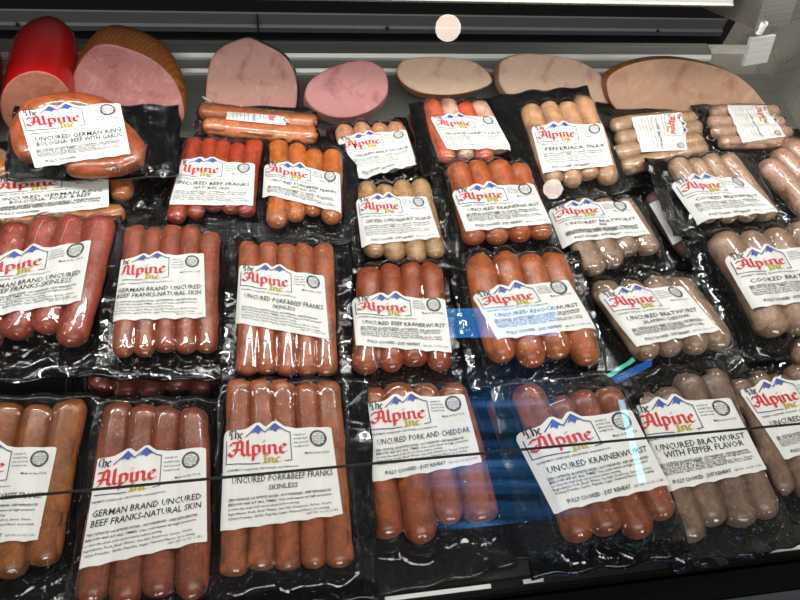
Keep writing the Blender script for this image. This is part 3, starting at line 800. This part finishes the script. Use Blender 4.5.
PINK = m_ham('ham_meat', (214, 152, 152), (196, 122, 128), (236, 190, 184)); PINK2 = m_ham('ham_meat', (216, 166, 158), (196, 132, 126), (228, 186, 176), 22, .25)
PINK3 = m_ham('ham_meat', (210, 142, 146), (178, 98, 108), (226, 172, 168), 10, .2)
TURK = m_ham('turkey_meat', (218, 190, 166), (204, 168, 146), (228, 204, 182), 20, .3); TURK2 = m_ham('turkey_meat', (214, 184, 164), (198, 158, 142), (224, 196, 178), 18, .3)
TURK3 = m_ham('turkey_meat', (214, 176, 152), (196, 146, 124), (226, 194, 172), 14, .4); BOLO = m_ham('bologna_meat', (206, 142, 122), (194, 128, 108), (212, 152, 132), 60, .05)
RB = plain('red_casing', (196, 14, 16), .25, coat=.5)
BROWN = m_rind('brown_smoked_rind', (178, 108, 48), (148, 84, 34), True); GOLD = m_rind('golden_skin', (190, 130, 60), (140, 84, 30)); PEPPER = m_rind('peppered_rind', (110, 62, 40), (34, 20, 14))
PINKR = m_rind('pink_rind', (206, 148, 138), (180, 118, 110)); BR2 = m_rind('brown_skin', (164, 104, 48), (120, 66, 26))
def oval(cx, cy, rx, ry, rot=0):
    return [(cx + rx * math.cos(a) * math.cos(rot) - ry * math.sin(a) * math.sin(rot), cy + rx * math.cos(a) * math.sin(rot) + ry * math.sin(a) * math.cos(rot)) for a in [i * math.pi / 6 for i in range(12)]]
slab('bologna_log', 'big red cased bologna log with a tan cut face, upper left corner', oval(36, 105, 36, 34), .006, 8, .100, (.04, 1, .12), BOLO, RB, 'bologna', end=.80, rnds=.75)
slab('bologna_log', 'sliver of a dark red bologna log at the left edge of the photo', oval(-49, 112, 46, 36), .006, 8, .09, (-.02, 1, .12), BOLO, plain('dark_red_casing', (120, 12, 14), .3), 'bologna', end=.80, rnds=.75)
slab('smoked_ham', 'large cut ham with pink face and ridged brown smoked rind, beside the red bologna',
     [(73, 85), (77, 67), (92, 48), (110, 44), (140, 53), (160, 65), (175, 82), (183, 104), (182, 122), (160, 134), (110, 134), (78, 118)], .006, 25, .062, (.14, 1, .10), PINK, BROWN, 'ham', end=.55, rnds=.25)
slab('ham_half', 'pale pink ham with a dark peppered edge behind the small bundle',
     [(206, 92), (208, 72), (213, 56), (224, 46), (238, 40), (250, 38), (266, 45), (282, 54), (292, 67), (297, 86), (296, 107), (290, 122), (250, 126), (212, 122), (206, 108)], .006, 36, .04, (.12, 1, -.78), PINK2, PEPPER, 'ham', end=.9)
slab('ham_half', 'oval bright pink ham between the peppered ham and the golden turkey',
     [(305, 96), (310, 81), (326, 70), (347, 62), (368, 61), (383, 69), (388, 83), (386, 97), (374, 109), (353, 117), (332, 117), (314, 109)], .034, 48, .036, (.0, .42, -.9), PINK3, PINKR, 'ham', end=.86)
slab('turkey_breast', 'cut turkey breast half with golden skin below its flat pale face',
     [(397, 72), (403, 61), (425, 57), (455, 58), (476, 63), (489, 74), (491, 83), (477, 90), (451, 95), (422, 93), (404, 84)], .045, 52, .034, (.0, .42, -.9), TURK, GOLD, 'turkey breast', end=.7, rnds=.0)
slab('turkey_breast', 'pale skinless turkey slab behind the pepperjack sausage pack',
     [(499, 70), (503, 60), (520, 54), (539, 54), (562, 57), (583, 63), (601, 76), (609, 94), (606, 106), (590, 112), (550, 112), (515, 100), (501, 86)], .03, 44, .03, (.0, .7, -.75), TURK2, TURK2, 'turkey breast', end=.9)
slab('turkey_breast', 'largest cut turkey breast with a brown skin edge along its top, right side',
     [(607, 82), (616, 71), (635, 63), (660, 59), (685, 60), (710, 65), (732, 73), (750, 86), (762, 100), (766, 110), (740, 120), (700, 124), (660, 122), (625, 114), (611, 102)], .02, 34, .024, (.06, 1, -.50), TURK3, BR2, 'turkey breast', end=.8)
# ------------------------------------------------------------------ front rail, glass, store beyond
rail = empty('front_rail', (0, .09, 0)); RUBBER.node_tree.nodes['Principled BSDF'].inputs['Roughness'].default_value = .55; RUBBER.node_tree.nodes['Principled BSDF'].inputs['Specular IOR Level'].default_value = .15; tag(rail, 'black plastic rail along the lower front edge of the case', 'rail')
profile_x('rail_body', [(y - .09, z) for y, z in [(.066, -.035), (.066, -.006), (.072, .0), (.088, .0), (.088, -.006), (.094, -.006), (.094, .002), (.104, .004), (.107, .0), (.107, -.035)]], -1.0, 1.0, plain('rail_black', (9, 9, 10), .7, spec=.1), rail)
for (a, b, lbl) in (((384, 591), (490, 581), 'thin white strip on the front rail below the cheddar pack'), ((521, 571.5), (541, 569), 'short white strip on the front rail below the krainerwurst pack'), ((675, 553), (800, 538), 'long white strip on the front rail below the grey packs')):
    A = at_z(*a, .005); B = at_z(*b, .005)
    o = box('white_strip', A[0], B[0], .0995, .1035, .0042, .0056, WHITE, bev=.0003); tag(o, lbl, 'price strip', 'white strips on the front rail')  # thin white box on top of the rail
struct(box('trim_7', -1.2, 1.3, -.20, .058, -.12, -.022, m_steel('counter_steel', (120, 118, 112), .5)))
g = math.tan(math.radians(30)); gy0 = .091
CLEAR, nt, b, N, L = nm('case_glass'); N.remove(b)
tr = N.new('ShaderNodeBsdfTransparent'); tr.inputs[0].default_value = (.965, .98, .972, 1); gl = N.new('ShaderNodeBsdfGlossy'); gl.inputs['Roughness'].default_value = .0
fr = N.new('ShaderNodeFresnel'); fr.inputs['IOR'].default_value = 1.5; mx = N.new('ShaderNodeMixShader')
L.new(fr.outputs[0], mx.inputs[0]); L.new(tr.outputs[0], mx.inputs[1]); L.new(gl.outputs[0], mx.inputs[2]); L.new(mx.outputs[0], N['Material Output'].inputs[0])
def gp(z): return gy0 + g * z
def pane(name, z0, z1, label):
    t = .0
    v = [(-1.0, gp(z0), z0), (1.0, gp(z0), z0), (1.0, gp(z1), z1), (-1.0, gp(z1), z1)]
    o = link_mesh(name, v, [(0, 1, 2, 3)], CLEAR); o['kind'] = 'structure'; return o
zl = .147
# bring the seam to the line seen in the photo (x=400, y=460)
d = ray(400, 461); k = (gy0 + g * H) / (d[1] - g * d[2]); zl = H + k * d[2]
pane('window_1', .0, zl - .001, ''); pane('window_2', zl + .001, .66, '')
sm = box('glass_seam', -1.0, 1.0, gp(zl) - .0008, gp(zl) + .0008, zl - .0011, zl + .0011, plain('seam_grey', (34, 34, 36), .5)); tag(sm, 'thin dark seam between the lower and upper front glass, crossing the front row packs', 'glass seam')

# reflections: real glowing things out in the store, found by mirroring the view ray in the glass
GN = np.array([0, -1, g]); GN /= np.linalg.norm(GN)
def mirrored(px, py, dist):
    d = ray(px, py); d = d / np.linalg.norm(d); k = (gy0 + g * H) / (d[1] - g * d[2]); P = EYE + d * k
    r = d - 2 * (d @ GN) * GN; return P + r * dist, r
def facing_panel(name, quad, dist, mat, label, cat, thick=.02):
    c, r = mirrored(np.mean([q[0] for q in quad]), np.mean([q[1] for q in quad]), dist)
    n = r.copy(); n[2] = 0; n /= np.linalg.norm(n)
    P = []
    for q in quad:
        s, rr = mirrored(q[0], q[1], 0); P.append(s + rr * ((c - s) @ n) / (rr @ n))
    V = [p - c for p in P] + [p - c + n * thick for p in P]
    o = link_mesh(name, V, [(0, 1, 2, 3), (4, 7, 6, 5), (0, 4, 5, 1), (1, 5, 6, 2), (2, 6, 7, 3), (3, 7, 4, 0)], mat); o.location = tuple(c)
    tag(o, label, cat); return o
m, nt, b, N, L = nm('blue_screen_glow'); b.inputs['Base Color'].default_value = (0, 0, 0, 1)
w = N.new('ShaderNodeTexNoise'); tc = N.new('ShaderNodeTexCoord'); mp = N.new('ShaderNodeMapping'); mp.inputs['Scale'].default_value = (.6, .6, 9)
w.inputs['Scale'].default_value = 1.6; w.inputs['Detail'].default_value = 3
L.new(tc.outputs['Object'], mp.inputs[0]); L.new(mp.outputs[0], w.inputs['Vector'])
r = ramp(N, L, w.outputs['Fac'], [(.40, (.004, .018, .04, 1)), (.55, (.014, .07, .17, 1)), (.66, (.07, .22, .5, 1))])
L.new(r.outputs[0], b.inputs['Emission Color'])
vg = N.new('ShaderNodeTexGradient'); vg.gradient_type = 'QUADRATIC_SPHERE'; m2 = N.new('ShaderNodeMapping'); m2.inputs['Location'].default_value = (-1, -1, -1); m2.inputs['Scale'].default_value = (2, 2, 2)
L.new(tc.outputs['Generated'], m2.inputs[0]); m2.inputs['Location'].default_value = (-1, 0, -1); m2.inputs['Scale'].default_value = (2, 0, 2); L.new(m2.outputs[0], vg.inputs[0])
mm = N.new('ShaderNodeMath'); mm.operation = 'MULTIPLY'; mm.inputs[1].default_value = 60.0; L.new(vg.outputs['Fac'], mm.inputs[0])
mc = N.new('ShaderNodeMath'); mc.operation = 'MINIMUM'; mc.inputs[1].default_value = 13; L.new(mm.outputs[0], mc.inputs[0]); L.new(mc.outputs[0], b.inputs['Emission Strength'])
SCREEN = m
facing_panel('display_screen', [(392, 352), (628, 336), (640, 556), (400, 590)], 2.6, SCREEN, 'dim blue glowing screen across the aisle, seen as a reflection low in the glass', 'screen', .05)
facing_panel('display_header', [(446, 309), (556, 305), (558, 336), (448, 338)], 2.5, emit('blue_header', (60, 150, 235), 13), 'bright blue sign strip across the aisle, mirrored on the knockwurst label', 'screen')
facing_panel('light_tube', [(618, 400), (624, 400), (646, 482), (639, 483)], 2.4, emit('cyan_tube', (110, 205, 240), 20), 'pale cyan light tube mirrored upright over the krainerwurst label', 'light')
facing_panel('light_tube', [(607, 375), (633, 358), (635, 361), (610, 378)], 2.4, emit('mint_tube', (90, 230, 190), 16), 'mint green light tube mirrored above the krainerwurst pack', 'light')
facing_panel('light_tube', [(612, 378), (652, 358), (652, 366), (616, 384)], 2.4, emit('blue_tube', (50, 120, 210), 12), 'blue light tube mirrored above the pepper flavor pack', 'light')
def disc_lamp(px, py, r_px, dist, s, label):
    c, r = mirrored(px, py, dist); edge, rr = mirrored(px + r_px, py, dist); R = np.linalg.norm(edge - c)
    z = np.array(r) ; z /= np.linalg.norm(z); x = np.cross(z, [0, 0, 1]); x /= np.linalg.norm(x); y = np.cross(z, x)
    root = empty('round_lamp', tuple(c)); tag(root, label, 'lamp', 'round store lamps')
    K = 40
    V = [x * R * math.cos(a) + y * R * math.sin(a) for a in [i * 2 * math.pi / K for i in range(K)]] + [x * R * math.cos(a) + y * R * math.sin(a) + z * .03 for a in [i * 2 * math.pi / K for i in range(K)]]
    link_mesh('lens', V, [tuple(range(K)), tuple(range(K, 2 * K))[::-1]] + [(i, (i + 1) % K, K + (i + 1) % K, K + i) for i in range(K)], emit('lamp_glow', (255, 232, 216), s), root)
    V = [p * q + z * h for q, h in ((1.04, -.002), (1.16, .0), (1.1, .1)) for p in [x * R * math.cos(a) + y * R * math.sin(a) for a in [i * 2 * math.pi / K for i in range(K)]]]
    link_mesh('rim', V, [(k * K + i, k * K + (i + 1) % K, (k + 1) * K + (i + 1) % K, (k + 1) * K + i) for k in range(2) for i in range(K)], WHITE, root)
disc_lamp(448, 28, 13, 2.2, 30, 'round store ceiling lamp mirrored above the golden turkey')
disc_lamp(553, 189, 10, 2.2, 26, 'round store lamp mirrored on the pepperjack pack')

# ------------------------------------------------------------------ light
def area(name, loc, rot, sx, sy, e, col=(1, 1, 1)):
    l = bpy.data.lights.new(name, 'AREA'); l.shape = 'RECTANGLE'; l.size = sx; l.size_y = sy; l.energy = e; l.color = col
    o = bpy.data.objects.new(name, l); C.objects.link(o); o.location = loc; o.rotation_euler = [math.radians(a) for a in rot]; return o
area('canopy_light', (.1, .58, .78), (14, 0, 0), 1.9, .024, 10.5, (1, .975, .94))
area('store_ceiling_light', (.3, -1.5, 2.5), (38, 0, 0), 2.4, .6, 50, (1, .97, .93))
area('rear_fill', (.0, .62, .30), (50, 0, 0), 1.5, .02, .9, (1, .97, .93))  # fill added to lift the rear deck and riser, not a case lamp
area('ham_fill', (.0, .60, .37), (66, 0, 0), 1.5, .03, 2.3, (1, .97, .93))  # unseen fill added to brighten the cut faces of the hams
w = bpy.data.worlds.new('world'); bpy.context.scene.world = w; w.use_nodes = True
w.node_tree.nodes['Background'].inputs[0].default_value = (.9, .95, 1, 1); w.node_tree.nodes['Background'].inputs[1].default_value = .05
